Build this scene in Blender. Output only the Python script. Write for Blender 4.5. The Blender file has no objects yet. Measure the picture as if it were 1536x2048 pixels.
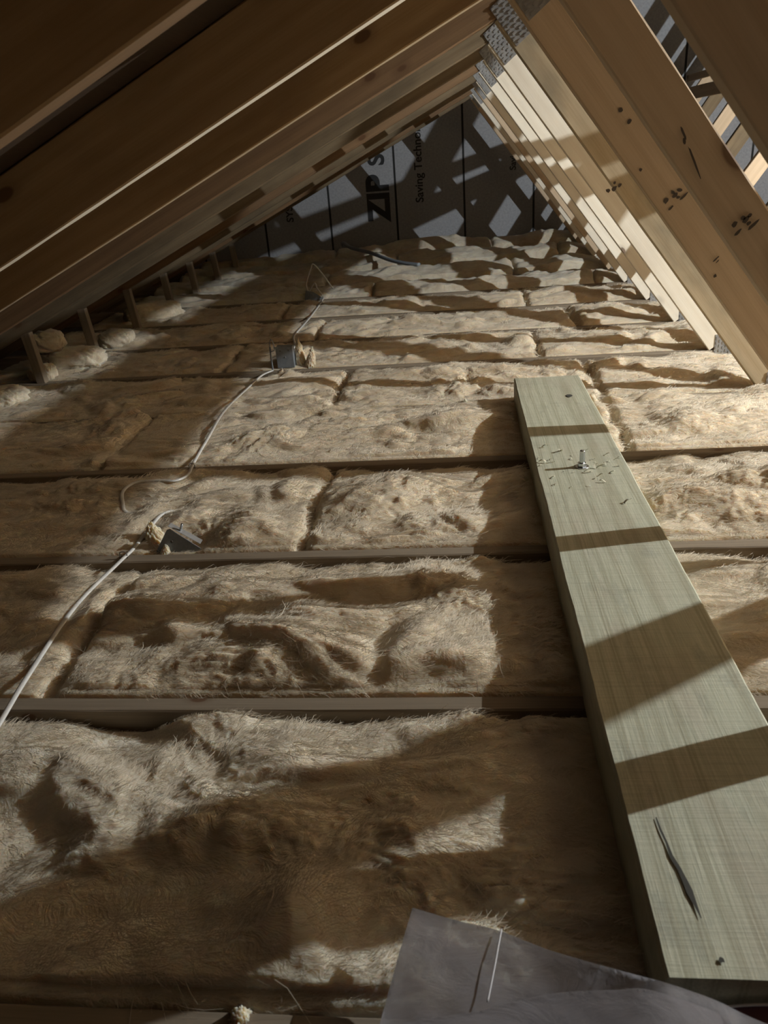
import bpy, bmesh, math, random
import numpy as np
from mathutils import Vector, Matrix
random.seed(7); RNG = np.random.default_rng(7)
S = bpy.context.scene
C = S.collection

# ------------------------------------------------------------------ camera, light, exposure
YAW, PITCH, ROLL, FPX, CAMZ = 0.11552, 0.4322, -0.07822, 1554.03, 0.8775
f = Vector((-math.sin(YAW)*math.cos(PITCH), math.cos(YAW)*math.cos(PITCH), -math.sin(PITCH)))
rt = Vector((math.cos(YAW), math.sin(YAW), 0)); up = rt.cross(f)
cr, sr_ = math.cos(ROLL), math.sin(ROLL)
r2 = cr*rt + sr_*up; u2 = cr*up - sr_*rt
cam = bpy.data.cameras.new('camera'); co = bpy.data.objects.new('camera', cam); C.objects.link(co)
co.matrix_world = Matrix(((r2.x, u2.x, -f.x, 0), (r2.y, u2.y, -f.y, 0), (r2.z, u2.z, -f.z, CAMZ), (0, 0, 0, 1)))
cam.sensor_fit = 'VERTICAL'; cam.sensor_height = 32.0; cam.lens = FPX/2048*32.0
cam.clip_start = 0.02; cam.clip_end = 100
cam.dof.use_dof = True; cam.dof.focus_distance = 2.3; cam.dof.aperture_fstop = 9.0
S.camera = co

W = bpy.data.worlds.new('world'); S.world = W; W.use_nodes = True
W.node_tree.nodes['Background'].inputs[0].default_value = (0.75, 0.85, 1.0, 1)
W.node_tree.nodes['Background'].inputs[1].default_value = 0.0

LAMP = Vector((3.25, 2.29, 1.63))
ld = bpy.data.lights.new('work_light', 'POINT'); ld.energy = 440; ld.shadow_soft_size = 0.010
ld.color = (0.93, 0.985, 1.0)
lo = bpy.data.objects.new('work_light', ld); C.objects.link(lo); lo.location = LAMP

S.view_settings.view_transform = 'Standard'; S.view_settings.look = 'None'
S.view_settings.exposure = 0.30; S.view_settings.gamma = 1.0; S.view_settings.use_curve_mapping = False

# ------------------------------------------------------------------ noise (numpy gradient noise, -1..1)
_perm = np.random.default_rng(3).permutation(512); _perm = np.concatenate([_perm, _perm, _perm])
_ang = np.random.default_rng(5).uniform(0, 2*np.pi, 512)
def noise(x, y, seed=0):
    x = np.asarray(x, float) + seed*17.31; y = np.asarray(y, float) + seed*9.17
    xi = np.floor(x).astype(int); yi = np.floor(y).astype(int); xf = x-xi; yf = y-yi
    def g(ix, iy, dx, dy):
        a = _ang[_perm[(_perm[ix & 511] + iy) & 511]]
        return np.cos(a)*dx + np.sin(a)*dy
    u = xf*xf*xf*(xf*(xf*6-15)+10); v = yf*yf*yf*(yf*(yf*6-15)+10)
    n00 = g(xi, yi, xf, yf); n10 = g(xi+1, yi, xf-1, yf); n01 = g(xi, yi+1, xf, yf-1); n11 = g(xi+1, yi+1, xf-1, yf-1)
    return 1.5*((n00*(1-u)+n10*u)*(1-v) + (n01*(1-u)+n11*u)*v)
def ss(a, b, x):
    t = np.clip((x-a)/(b-a), 0, 1); return t*t*(3-2*t)

# ------------------------------------------------------------------ materials
def mat(name):
    m = bpy.data.materials.new(name); m.use_nodes = True
    nt = m.node_tree; b = nt.nodes['Principled BSDF']
    return m, nt, b
def nd(nt, t, **k):
    n = nt.nodes.new(t)
    for a, v in k.items(): setattr(n, a, v)
    return n
def mapping(nt, scale, loc=(0, 0, 0), rand=True, coord='Object'):
    tc = nd(nt, 'ShaderNodeTexCoord'); mp = nd(nt, 'ShaderNodeMapping')
    mp.inputs['Scale'].default_value = scale; mp.inputs['Location'].default_value = loc
    if rand:
        oi = nd(nt, 'ShaderNodeObjectInfo'); vm = nd(nt, 'ShaderNodeVectorMath', operation='MULTIPLY_ADD')
        cx = nd(nt, 'ShaderNodeCombineXYZ')
        for i in range(3): nt.links.new(oi.outputs['Random'], cx.inputs[i])
        vm.inputs[1].default_value = (13.7, 7.1, 5.3)
        nt.links.new(cx.outputs[0], vm.inputs[0]); nt.links.new(tc.outputs[coord], vm.inputs[2])
        nt.links.new(vm.outputs[0], mp.inputs[0])
    else:
        nt.links.new(tc.outputs[coord], mp.inputs[0])
    return mp
def ramp(nt, src, stops, interp='LINEAR'):
    r = nd(nt, 'ShaderNodeValToRGB'); r.color_ramp.interpolation = interp
    e = r.color_ramp.elements
    while len(e) < len(stops): e.new(0.5)
    for i, (p, c) in enumerate(stops):
        e[i].position = p; e[i].color = (*c, 1) if len(c) == 3 else c
    nt.links.new(src, r.inputs[0]); return r
def mix(nt, a, b, fac, mode='MIX'):
    m = nd(nt, 'ShaderNodeMix', data_type='RGBA', blend_type=mode)
    for sock, v in ((m.inputs[0], fac), (m.inputs[6], a), (m.inputs[7], b)):
        if hasattr(v, 'node') or isinstance(v, bpy.types.NodeSocket): nt.links.new(v, sock)
        elif isinstance(v, (int, float)): sock.default_value = v
        else: sock.default_value = (*v, 1)
    return m.outputs[2]
def math_(nt, op, a, b=0.0, clamp=False):
    m = nd(nt, 'ShaderNodeMath', operation=op, use_clamp=clamp)
    for i, v in enumerate((a, b)):
        if isinstance(v, bpy.types.NodeSocket): nt.links.new(v, m.inputs[i])
        else: m.inputs[i].default_value = v
    return m.outputs[0]
def noise_n(nt, vec, scale, detail=4, rough=0.5, dist=0.0):
    n = nd(nt, 'ShaderNodeTexNoise'); n.inputs['Scale'].default_value = scale
    n.inputs['Detail'].default_value = detail; n.inputs['Roughness'].default_value = rough
    n.inputs['Distortion'].default_value = dist
    nt.links.new(vec.outputs[0], n.inputs['Vector']); return n.outputs[0]
def bump(nt, b, h, strength, dist):
    bp = nd(nt, 'ShaderNodeBump'); bp.inputs['Strength'].default_value = strength
    bp.inputs['Distance'].default_value = dist
    nt.links.new(h, bp.inputs['Height']); nt.links.new(bp.outputs[0], b.inputs['Normal']); return bp

def wood(name, light, dark, knot=(0.10, 0.045, 0.02), stain=None, stain_amt=0.5, knots=0.12, rough=0.75, ring=11.0, wave=0.14, lo=0.22, hi=0.66):
    m, nt, b = mat(name)
    mp = mapping(nt, (1.2, 9, 9))
    warp = noise_n(nt, mp, 1.0, 3, 0.5, 0.6)
    rings = nd(nt, 'ShaderNodeTexWave', wave_type='BANDS', bands_direction='Z')
    rings.inputs['Scale'].default_value = ring*0.08; rings.inputs['Distortion'].default_value = 5.0
    rings.inputs['Detail'].default_value = 2.5; rings.inputs['Detail Scale'].default_value = 0.8
    nt.links.new(mp.outputs[0], rings.inputs[0])
    fine = noise_n(nt, mapping(nt, (5, 240, 240)), 1.0, 4, 0.6)
    blot = noise_n(nt, mapping(nt, (2.2, 7, 7)), 1.0, 4, 0.6)
    g = math_(nt, 'ADD', math_(nt, 'MULTIPLY', rings.outputs[1], wave), math_(nt, 'MULTIPLY', fine, 0.50))
    g = math_(nt, 'ADD', g, math_(nt, 'MULTIPLY', warp, 0.35))
    col = ramp(nt, g, [(lo, dark), (hi, light)]).outputs[0]
    # knots: sparse elongated cells
    vo = nd(nt, 'ShaderNodeTexVoronoi', voronoi_dimensions='3D'); vo.inputs['Scale'].default_value = 1.0
    vm = mapping(nt, (3.2, 6.5, 6.5)); nt.links.new(vm.outputs[0], vo.inputs['Vector'])
    kr = ramp(nt, vo.outputs['Distance'], [(0.0, (1, 1, 1)), (knots*0.75, (1, 1, 1)), (knots, (0.35,)*3), (knots*1.9, (0, 0, 0))])
    col = mix(nt, col, knot, math_(nt, 'MULTIPLY', kr.outputs[0], 0.85))
    if stain:
        sm = ramp(nt, blot, [(0.46, (0, 0, 0)), (0.66, (1, 1, 1))])
        col = mix(nt, col, stain, math_(nt, 'MULTIPLY', sm.outputs[0], stain_amt))
    else:
        col = mix(nt, col, dark, math_(nt, 'MULTIPLY', ramp(nt, blot, [(0.45, (0,)*3), (0.75, (1,)*3)]).outputs[0], 0.35))
    nt.links.new(col, b.inputs['Base Color'])
    b.inputs['Roughness'].default_value = rough
    b.inputs['Specular IOR Level'].default_value = 0.25
    bump(nt, b, g, 0.25, 0.002)
    return m

PINE   = wood('pine_lumber', (0.60, 0.47, 0.33), (0.47, 0.35, 0.23))
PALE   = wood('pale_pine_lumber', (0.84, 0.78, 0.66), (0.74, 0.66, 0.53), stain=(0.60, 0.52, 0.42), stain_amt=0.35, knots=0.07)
MOLDY  = wood('blotched_pine_lumber', (0.56, 0.46, 0.31), (0.40, 0.30, 0.18), stain=(0.24, 0.21, 0.15), stain_amt=0.75, knots=0.10)
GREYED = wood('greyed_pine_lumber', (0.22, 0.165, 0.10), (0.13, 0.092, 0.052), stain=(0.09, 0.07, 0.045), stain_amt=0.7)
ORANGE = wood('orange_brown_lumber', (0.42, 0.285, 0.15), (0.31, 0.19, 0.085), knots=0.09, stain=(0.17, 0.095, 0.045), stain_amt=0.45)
JOIST  = wood('grey_brown_joist_lumber', (0.28, 0.23, 0.17), (0.17, 0.13, 0.09), knots=0.06)
def treated():
    m, nt, b = mat('green_treated_lumber')
    mp = mapping(nt, (0.55, 5.5, 5.5), rand=False)
    w = nd(nt, 'ShaderNodeTexWave', wave_type='RINGS', rings_direction='X'); w.inputs['Scale'].default_value = 2.1
    w.inputs['Distortion'].default_value = 4.5; w.inputs['Detail'].default_value = 2.0; w.inputs['Detail Scale'].default_value = 0.7
    nt.links.new(mapping(nt, (0.45, 6.0, 1.0), loc=(0, 1.0, 0.3), rand=False).outputs[0], w.inputs[0])
    grain = ramp(nt, w.outputs[1], [(0.0, (0,)*3), (0.62, (0.05,)*3), (0.85, (0.8,)*3), (0.95, (1,)*3), (1.0, (0.3,)*3)])
    fine = noise_n(nt, mapping(nt, (9, 260, 260), rand=False), 1.0, 4, 0.65)
    saw = noise_n(nt, mapping(nt, (230, 7, 7), rand=False), 1.0, 3, 0.6)
    blot = noise_n(nt, mapping(nt, (3.0, 9, 9), rand=False), 1.0, 5, 0.6, 0.4)
    blot2 = noise_n(nt, mapping(nt, (7, 14, 14), loc=(3, 1, 0), rand=False), 1.0, 6, 0.7)
    col = ramp(nt, fine, [(0.3, (0.40, 0.405, 0.30)), (0.7, (0.55, 0.55, 0.43))]).outputs[0]
    col = mix(nt, col, (0.42, 0.36, 0.28), math_(nt, 'MULTIPLY', ramp(nt, blot, [(0.5, (0,)*3), (0.7, (1,)*3)]).outputs[0], 0.55))
    col = mix(nt, col, (0.24, 0.25, 0.21), math_(nt, 'MULTIPLY', ramp(nt, blot2, [(0.56, (0,)*3), (0.72, (1,)*3)]).outputs[0], 0.6))
    col = mix(nt, col, (0.25, 0.225, 0.14), math_(nt, 'MULTIPLY', grain.outputs[0], 0.42))
    col = mix(nt, col, (0.28, 0.27, 0.21), math_(nt, 'MULTIPLY', ramp(nt, saw, [(0.5, (0,)*3), (0.7, (1,)*3)]).outputs[0], math_(nt, 'MULTIPLY', blot, 0.55)))
    nt.links.new(col, b.inputs['Base Color']); b.inputs['Roughness'].default_value = 0.7; b.inputs['Specular IOR Level'].default_value = 0.3
    h = math_(nt, 'ADD', math_(nt, 'MULTIPLY', fine, 0.5), math_(nt, 'ADD', math_(nt, 'MULTIPLY', saw, 0.4), math_(nt, 'MULTIPLY', blot2, 0.5)))
    bump(nt, b, h, 0.5, 0.0025)
    return m
GREEN  = treated()
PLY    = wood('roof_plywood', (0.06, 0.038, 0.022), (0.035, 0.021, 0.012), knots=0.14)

def simple(name, col, rough=0.6, metal=0.0, nscale=0, namt=0.0, bumps=0.0):
    m, nt, b = mat(name)
    b.inputs['Roughness'].default_value = rough; b.inputs['Metallic'].default_value = metal
    if nscale:
        n = noise_n(nt, mapping(nt, (nscale,)*3), 1.0, 5, 0.6)
        c2 = tuple(max(0, c*(1-namt)) for c in col)
        nt.links.new(ramp(nt, n, [(0.3, c2), (0.7, col)]).outputs[0], b.inputs['Base Color'])
        if bumps: bump(nt, b, n, 0.5, bumps)
    else:
        b.inputs['Base Color'].default_value = (*col, 1)
    return m
STEEL = simple('galvanized_steel', (0.40, 0.40, 0.40), 0.5, 0.6, 30, 0.35)
DARKSTEEL = simple('dull_bracket_steel', (0.30, 0.33, 0.36), 0.55, 0.5, 40, 0.3)
ZINC = simple('zinc_bolt_steel', (0.62, 0.66, 0.70), 0.25, 1.0)
CABLE = simple('white_cable_jacket', (0.74, 0.73, 0.70), 0.35, 0, 25, 0.15)
INK = simple('lumber_stamp_ink', (0.09, 0.07, 0.055), 0.8)
BLACK = simple('black_print', (0.012, 0.012, 0.014), 0.6)
DRYWALL = simple('drywall_back', (0.16, 0.15, 0.14), 0.9, 0, 10, 0.2)
FOAM = simple('grey_baffle_foam', (0.16, 0.17, 0.155), 0.7, 0, 8, 0.25)
CHIP = simple('wood_shaving', (0.62, 0.60, 0.47), 0.8)
DARKCRACK = simple('dark_crack_stain', (0.05, 0.048, 0.04), 0.9)

def fiberglass(name, base=(0.72, 0.63, 0.49), deep=(0.52, 0.42, 0.29)):
    m, nt, b = mat(name)
    tc = mapping(nt, (1, 1, 1), rand=False)
    # streaky fibres: domain-warped, stretched noise at three scales
    w = nd(nt, 'ShaderNodeTexNoise'); w.inputs['Scale'].default_value = 7; w.inputs['Detail'].default_value = 3
    nt.links.new(tc.outputs[0], w.inputs['Vector'])
    vm = nd(nt, 'ShaderNodeVectorMath', operation='MULTIPLY_ADD'); vm.inputs[1].default_value = (0.16, 0.16, 0.16)
    nt.links.new(w.outputs[1], vm.inputs[0]); nt.links.new(tc.outputs[0], vm.inputs[2])
    def st(sc, d, r, dist):
        mp = nd(nt, 'ShaderNodeMapping'); mp.inputs['Scale'].default_value = sc
        nt.links.new(vm.outputs[0], mp.inputs[0])
        n = nd(nt, 'ShaderNodeTexNoise'); n.inputs['Scale'].default_value = 1; n.inputs['Detail'].default_value = d
        n.inputs['Roughness'].default_value = r; n.inputs['Distortion'].default_value = dist
        nt.links.new(mp.outputs[0], n.inputs['Vector']); return n.outputs[0]
    a = st((16, 34, 30), 5, 0.60, 0.3)
    c = st((70, 260, 200), 3, 0.6, 0.2)
    g = st((5, 9, 7), 4, 0.55, 0.3)
    h = math_(nt, 'ADD', math_(nt, 'MULTIPLY', a, 0.65), math_(nt, 'MULTIPLY', c, 0.22))
    colr = ramp(nt, math_(nt, 'ADD', math_(nt, 'MULTIPLY', a, 0.5), math_(nt, 'MULTIPLY', g, 0.5)), [(0.36, deep), (0.60, base)])
    nt.links.new(colr.outputs[0], b.inputs['Base Color'])
    b.inputs['Roughness'].default_value = 0.95
    b.inputs['Specular IOR Level'].default_value = 0.12
    b.inputs['Subsurface Weight'].default_value = 0.85
    b.inputs['Subsurface Radius'].default_value = (0.026, 0.017, 0.010)
    b.inputs['Subsurface Scale'].default_value = 0.85
    b.inputs['Sheen Weight'].default_value = 0.15
    bump(nt, b, h, 0.7, 0.018)
    return m
FIBER = fiberglass('fiberglass_wool', (0.73, 0.62, 0.465), (0.53, 0.415, 0.275))
FIBER2 = fiberglass('pale_fiberglass_wool', (0.74, 0.67, 0.54), (0.55, 0.46, 0.34))
_m, _nt, _b = mat('loose_glass_fibre'); _b.inputs['Base Color'].default_value = (0.76, 0.68, 0.55, 1)
_b.inputs['Roughness'].default_value = 0.8; _b.inputs['Specular IOR Level'].default_value = 0.15; FIBRE_STRAND = _m

# gable sheathing: grey-green panels with black seams every 0.61 m
m, nt, b = mat('grey_gable_sheathing')
mp = mapping(nt, (1, 1, 1), rand=False)
sx = nd(nt, 'ShaderNodeSeparateXYZ'); nt.links.new(mp.outputs[0], sx.inputs[0])
fr = math_(nt, 'FRACT', math_(nt, 'DIVIDE', math_(nt, 'ADD', sx.outputs[0], 12.75), 0.61))
seam = math_(nt, 'LESS_THAN', fr, 0.030)
fine = noise_n(nt, mapping(nt, (60, 60, 60), rand=False), 1, 3, 0.6)
colw = ramp(nt, fine, [(0.3, (0.25, 0.255, 0.27)), (0.7, (0.34, 0.345, 0.365))]).outputs[0]
nt.links.new(mix(nt, colw, (0.01, 0.01, 0.01), seam), b.inputs['Base Color']); b.inputs['Roughness'].default_value = 0.8
SHEATH = m

# plastic film: thin, dusty, translucent
m, nt, b = mat('dusty_plastic_film')
n1 = noise_n(nt, mapping(nt, (14, 30, 30), rand=False), 1, 6, 0.65, 0.8)
tr = nd(nt, 'ShaderNodeBsdfTransparent'); tl = nd(nt, 'ShaderNodeBsdfTranslucent'); ms = nd(nt, 'ShaderNodeMixShader'); ms2 = nd(nt, 'ShaderNodeMixShader')
b.inputs['Base Color'].default_value = (0.50, 0.48, 0.50, 1); b.inputs['Roughness'].default_value = 0.5
tl.inputs[0].default_value = (0.62, 0.60, 0.62, 1)
out = nt.nodes['Material Output']
nt.links.new(b.outputs[0], ms.inputs[1]); nt.links.new(tl.outputs[0], ms.inputs[2]); ms.inputs[0].default_value = 0.45
fac = ramp(nt, n1, [(0.35, (0.20,)*3), (0.65, (0.05,)*3)])
nt.links.new(fac.outputs[0], ms2.inputs[0]); nt.links.new(ms.outputs[0], ms2.inputs[1]); nt.links.new(tr.outputs[0], ms2.inputs[2])
nt.links.new(ms2.outputs[0], out.inputs[0]); bump(nt, b, n1, 0.5, 0.004)
FILM = m
FILM_EDGE = simple('film_crease', (0.60, 0.59, 0.61), 0.5)
PINKP = simple('dull_pink_plastic', (0.17, 0.07, 0.08), 0.5, 0, 12, 0.3)

# ------------------------------------------------------------------ object helpers
def link(name, me, m, parent=None, loc=None, mw=None):
    o = bpy.data.objects.new(name, me); C.objects.link(o)
    if m: me.materials.append(m)
    if parent: o.parent = parent
    if mw is not None: o.matrix_local = mw
    elif loc: o.location = loc
    return o
def from_bm(name, bm, m, parent=None, loc=None, smooth=False, mw=None):
    me = bpy.data.meshes.new(name); bm.to_mesh(me); bm.free()
    if smooth:
        for p in me.polygons: p.use_smooth = True
    return link(name, me, m, parent, loc, mw)
def thing(name, label, cat, loc=(0, 0, 0), group=None):
    o = bpy.data.objects.new(name, None); C.objects.link(o); o.location = loc
    o['label'] = label; o['category'] = cat
    if group: o['group'] = group
    return o
def tag(o, label, cat, group=None, kind=None):
    o['label'] = label; o['category'] = cat
    if group: o['group'] = group
    if kind: o['kind'] = kind
    return o
def structure(o): o['kind'] = 'structure'; return o

def beam_bm(L, T, Wd, wob=0.0012, seg=None, seed=0):
    """lumber along local X (0..L), thickness along Y (0..T), width along Z (0..Wd), eased edges, slightly uneven"""
    seg = seg or max(2, int(L/0.10))
    bm = bmesh.new(); e = 0.003
    prof = [(e, 0), (T-e, 0), (T, e), (T, Wd-e), (T-e, Wd), (e, Wd), (0, Wd-e), (0, e)]
    rows = []
    for i in range(seg+1):
        x = L*i/seg
        dy = float(noise(x*1.3, seed*3.1+.5))*wob*2; dz = float(noise(x*1.1, seed*5.7+9.5))*wob*2
        rows.append([bm.verts.new((x, py+dy+float(noise(x*14, j*7.7+seed))*wob*0.7, pz+dz+float(noise(x*11, j*3.3+seed+40))*wob*0.7)) for j, (py, pz) in enumerate(prof)])
    for i in range(seg):
        for j in range(8):
            k = (j+1) % 8
            bm.faces.new((rows[i][j], rows[i+1][j], rows[i+1][k], rows[i][k]))
    bm.faces.new(rows[0]); bm.faces.new(list(reversed(rows[-1])))
    bmesh.ops.recalc_face_normals(bm, faces=bm.faces)
    return bm
_seed = [0]
def lumber(name, p0, p1, T, Wd, m, parent, yoff=0.0, up_side=1):
    """p0,p1 = (x,z) of the lower edge line; width extends to the left of p0->p1 if up_side=1"""
    _seed[0] += 1
    d = Vector((p1[0]-p0[0], 0, p1[1]-p0[1])); L = d.length; d.normalize()
    nrm = Vector((-d.z, 0, d.x))*up_side
    y = Vector((0, 1, 0))
    mw = Matrix(((d.x, 0, nrm.x, p0[0]), (0, 1, 0, yoff), (d.z, 0, nrm.z, p0[1]), (0, 0, 0, 1)))
    bm = beam_bm(L, T, Wd, seed=_seed[0])
    if up_side == -1:
        # keep the matrix a proper rotation
        bm.free(); bm = beam_bm(L, T, Wd, seed=_seed[0])
        a = Vector((p1[0], 0, p1[1])); d2 = -d; n2 = Vector((-d2.z, 0, d2.x))
        mw = Matrix(((d2.x, 0, n2.x, a.x), (0, 1, 0, yoff), (d2.z, 0, n2.z, a.z), (0, 0, 0, 1)))
    o = from_bm(name, bm, m, parent); o.matrix_local = mw
    return o

def plate(parent, cx, cz, w, h, ang, yf=-0.0015):
    """toothed metal connector plate, stamped slots in rows, on the near face of a truss"""
    bm = bmesh.new(); t = 0.0015
    bmesh.ops.create_cube(bm, size=1, matrix=Matrix.Diagonal((w, t, h, 1)))
    # slots: short raised burrs
    nx = max(2, int(w/0.013)); nz = max(2, int(h/0.020))
    for i in range(nx):
        for j in range(nz):
            x = -w/2 + (i+.5)*w/nx; z = -h/2 + (j+.5)*h/nz
            bmesh.ops.create_cube(bm, size=1, matrix=Matrix.Translation((x, -t, z+(.004 if i % 2 else -.004))) @ Matrix.Diagonal((w/nx*0.42, 0.0028, h/nz*0.5, 1)))
    o = from_bm('connector_plate', bm, STEEL, parent)
    o.matrix_local = Matrix.Translation((cx, yf, cz)) @ Matrix.Rotation(-ang, 4, 'Y')
    return o

# ------------------------------------------------------------------ geometry constants
SL = 0.46358; OL = 1.16286            # left chord underside z = SL*x + OL
SW = 1.30399; OW = 1.39419            # web underside z = OW - SW*x
YK = [0.507, 1.072, 1.641, 2.243, 2.839, 3.453, 4.050, 4.680, 5.330, 5.910, 6.519, 7.129]
YK[0] = 0.507
T = 0.038; CH = 0.089; CT = 0.140
PX = 2.80; PZ = SL*PX + OL            # peak
HX = -2.95                            # eave end of chord

# ------------------------------------------------------------------ setting
def poly(name, vs, m, thick=None, parent=None):
    bm = bmesh.new(); v = [bm.verts.new(p) for p in vs]; bm.faces.new(v)
    if thick is not None:
        r = bmesh.ops.extrude_face_region(bm, geom=bm.faces[:])
        bmesh.ops.translate(bm, vec=thick, verts=[g for g in r['geom'] if isinstance(g, bmesh.types.BMVert)])
        bmesh.ops.recalc_face_normals(bm, faces=bm.faces)
    return from_bm(name, bm, m, parent)
Y0, Y1 = -1.2, 7.55
structure(poly('floor', [(-3.0, Y0, -0.092), (8.6, Y0, -0.092), (8.6, Y1, -0.092), (-3.0, Y1, -0.092)], DRYWALL, (0, 0, -0.0127)))
# roof sheathing: panels run along the ridge
nl = Vector((-SL, 0, 1)).normalized()
off = CT/nl.z
def slope(x): return SL*x + OL + off if x <= PX else SL*(2*PX-x) + OL + off
OSB = wood('light_roof_panel', (0.66, 0.48, 0.28), (0.54, 0.37, 0.20), knots=0.05)  # right slope made pale to bounce lamp light onto webs and floor
def roof(name, xa, xb, rm):
    # local frame: X along Y(world) so the wood grain runs along the ridge
    a = Vector((xa, Y0, slope(xa)+0.001)); bb = Vector((xb, Y0, slope(xb)+0.001)); d = (bb-a); L = d.length; d.normalize()
    n = Vector((0, 1, 0)).cross(d)
    if n.z < 0: n = -n
    bm = bmesh.new()
    LX = Y1-Y0
    for (x0, x1, y0, y1, z0, z1) in ((0, LX, 0, L, 0, 0.013),):
        bmesh.ops.create_cube(bm, size=1, matrix=Matrix.Translation(((x0+x1)/2, 0, (z0+z1)/2)) @ Matrix.Diagonal((LX, 1, z1-z0, 1)))
    for v in bm.verts: v.co.y = L if v.co.y > 0 else 0
    o = from_bm(name, bm, rm)
    xax = Vector((0, 1, 0)); yax = d; zax = n
    mw = Matrix(((xax.x, yax.x, zax.x, a.x), (xax.y, yax.y, zax.y, a.y), (xax.z, yax.z, zax.z, a.z), (0, 0, 0, 1)))
    if mw.to_3x3().determinant() < 0:
        mw = Matrix(((xax.x, -yax.x, zax.x, bb.x), (xax.y, -yax.y, zax.y, bb.y), (xax.z, -yax.z, zax.z, bb.z), (0, 0, 0, 1)))
    o.matrix_world = mw
    return structure(o)
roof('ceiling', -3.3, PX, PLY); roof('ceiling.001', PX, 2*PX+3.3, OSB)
def gable(name, y, m, th):
    xl, xr = -3.0, 8.6
    return structure(poly(name, [(xl, y, -0.092), (xr, y, -0.092), (xr, y, slope(xr)), (PX, y, slope(PX)), (xl, y, slope(xl))], m, (0, th, 0)))
WB = gable('wall_back', 7.50, SHEATH, 0.012)
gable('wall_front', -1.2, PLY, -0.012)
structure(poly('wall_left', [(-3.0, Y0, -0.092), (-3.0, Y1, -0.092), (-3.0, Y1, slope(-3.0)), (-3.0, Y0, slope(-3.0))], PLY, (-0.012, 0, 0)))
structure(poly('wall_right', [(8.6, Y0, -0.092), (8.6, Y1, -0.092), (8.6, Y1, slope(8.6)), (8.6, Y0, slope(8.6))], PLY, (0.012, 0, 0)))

def text_on_wall(s, x, z, size, rot=math.pi/2, bold=0.0, m=BLACK, name='printed_letters'):
    cu = bpy.data.curves.new('t', 'FONT'); cu.body = s; cu.size = size; cu.extrude = 0.0008; cu.offset = bold
    cu.align_x = 'LEFT'; cu.align_y = 'CENTER'
    to = bpy.data.objects.new('t', cu); C.objects.link(to)
    me = bpy.data.meshes.new_from_object(to); bpy.data.objects.remove(to)
    o = link(name, me, m, WB)
    o.matrix_local = Matrix.Translation((x, 7.4985, z)) @ Matrix.Rotation(math.pi/2, 4, 'X') @ Matrix.Rotation(rot, 4, 'Z')
    return o
text_on_wall('ZIP', -0.69, -0.56+.8775, 0.27, bold=0.012)
text_on_wall('SYSTEM', -0.69, -0.10+.8775, 0.20, bold=0.006)
text_on_wall('Saving Technology', -0.325, -0.43+.8775, 0.098, bold=0.002)
text_on_wall('Saving Technology', 0.77, -0.43+.8775, 0.085, bold=0.002)
text_on_wall('Saving Technology', 0.50, -0.22+.8775, 0.075, bold=0.002)
text_on_wall('SYSTEM', -1.52, -0.52+.8775, 0.09, bold=0.002)

# ------------------------------------------------------------------ trusses
ORD = ['nearest', 'second', 'third', 'fourth', 'fifth', 'sixth', 'seventh', 'eighth', 'ninth', 'tenth', 'eleventh', 'twelfth']
WEBOFF = {0: -0.06, 1: -0.057, 2: -0.040, 3: -0.020}
LOOK = {0: 'its joist just showing along the bottom edge', 1: 'its pale blurred rafter edge crossing the top left corner',
        2: 'dark rafter, wide brown diagonal with dark ink stamp', 3: 'wide tan diagonal with knots and ink stamps',
        4: 'blotchy diagonal ending in a toothed plate', 5: 'bright pale diagonal footed in white wool',
        6: 'pale diagonal beside the brightest one', 7: 'narrow pale diagonal', 8: 'its joist under the small far bracket', 9: 'thin diagonal dappled with light',
        10: 'thin diagonal before the last', 11: 'standing just before the grey gable wall'}
WEBM = {0: PINE, 1: PINE, 2: PINE, 3: PINE, 4: MOLDY, 5: PALE, 6: PALE, 7: PALE, 8: PALE, 9: PINE, 10: PALE, 11: PINE}
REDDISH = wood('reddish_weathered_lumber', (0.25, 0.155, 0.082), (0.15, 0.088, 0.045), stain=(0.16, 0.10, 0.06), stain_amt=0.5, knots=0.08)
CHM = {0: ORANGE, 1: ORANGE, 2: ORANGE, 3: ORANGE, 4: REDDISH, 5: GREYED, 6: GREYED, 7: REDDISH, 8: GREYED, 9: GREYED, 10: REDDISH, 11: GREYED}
angA = math.atan(SW)
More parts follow.
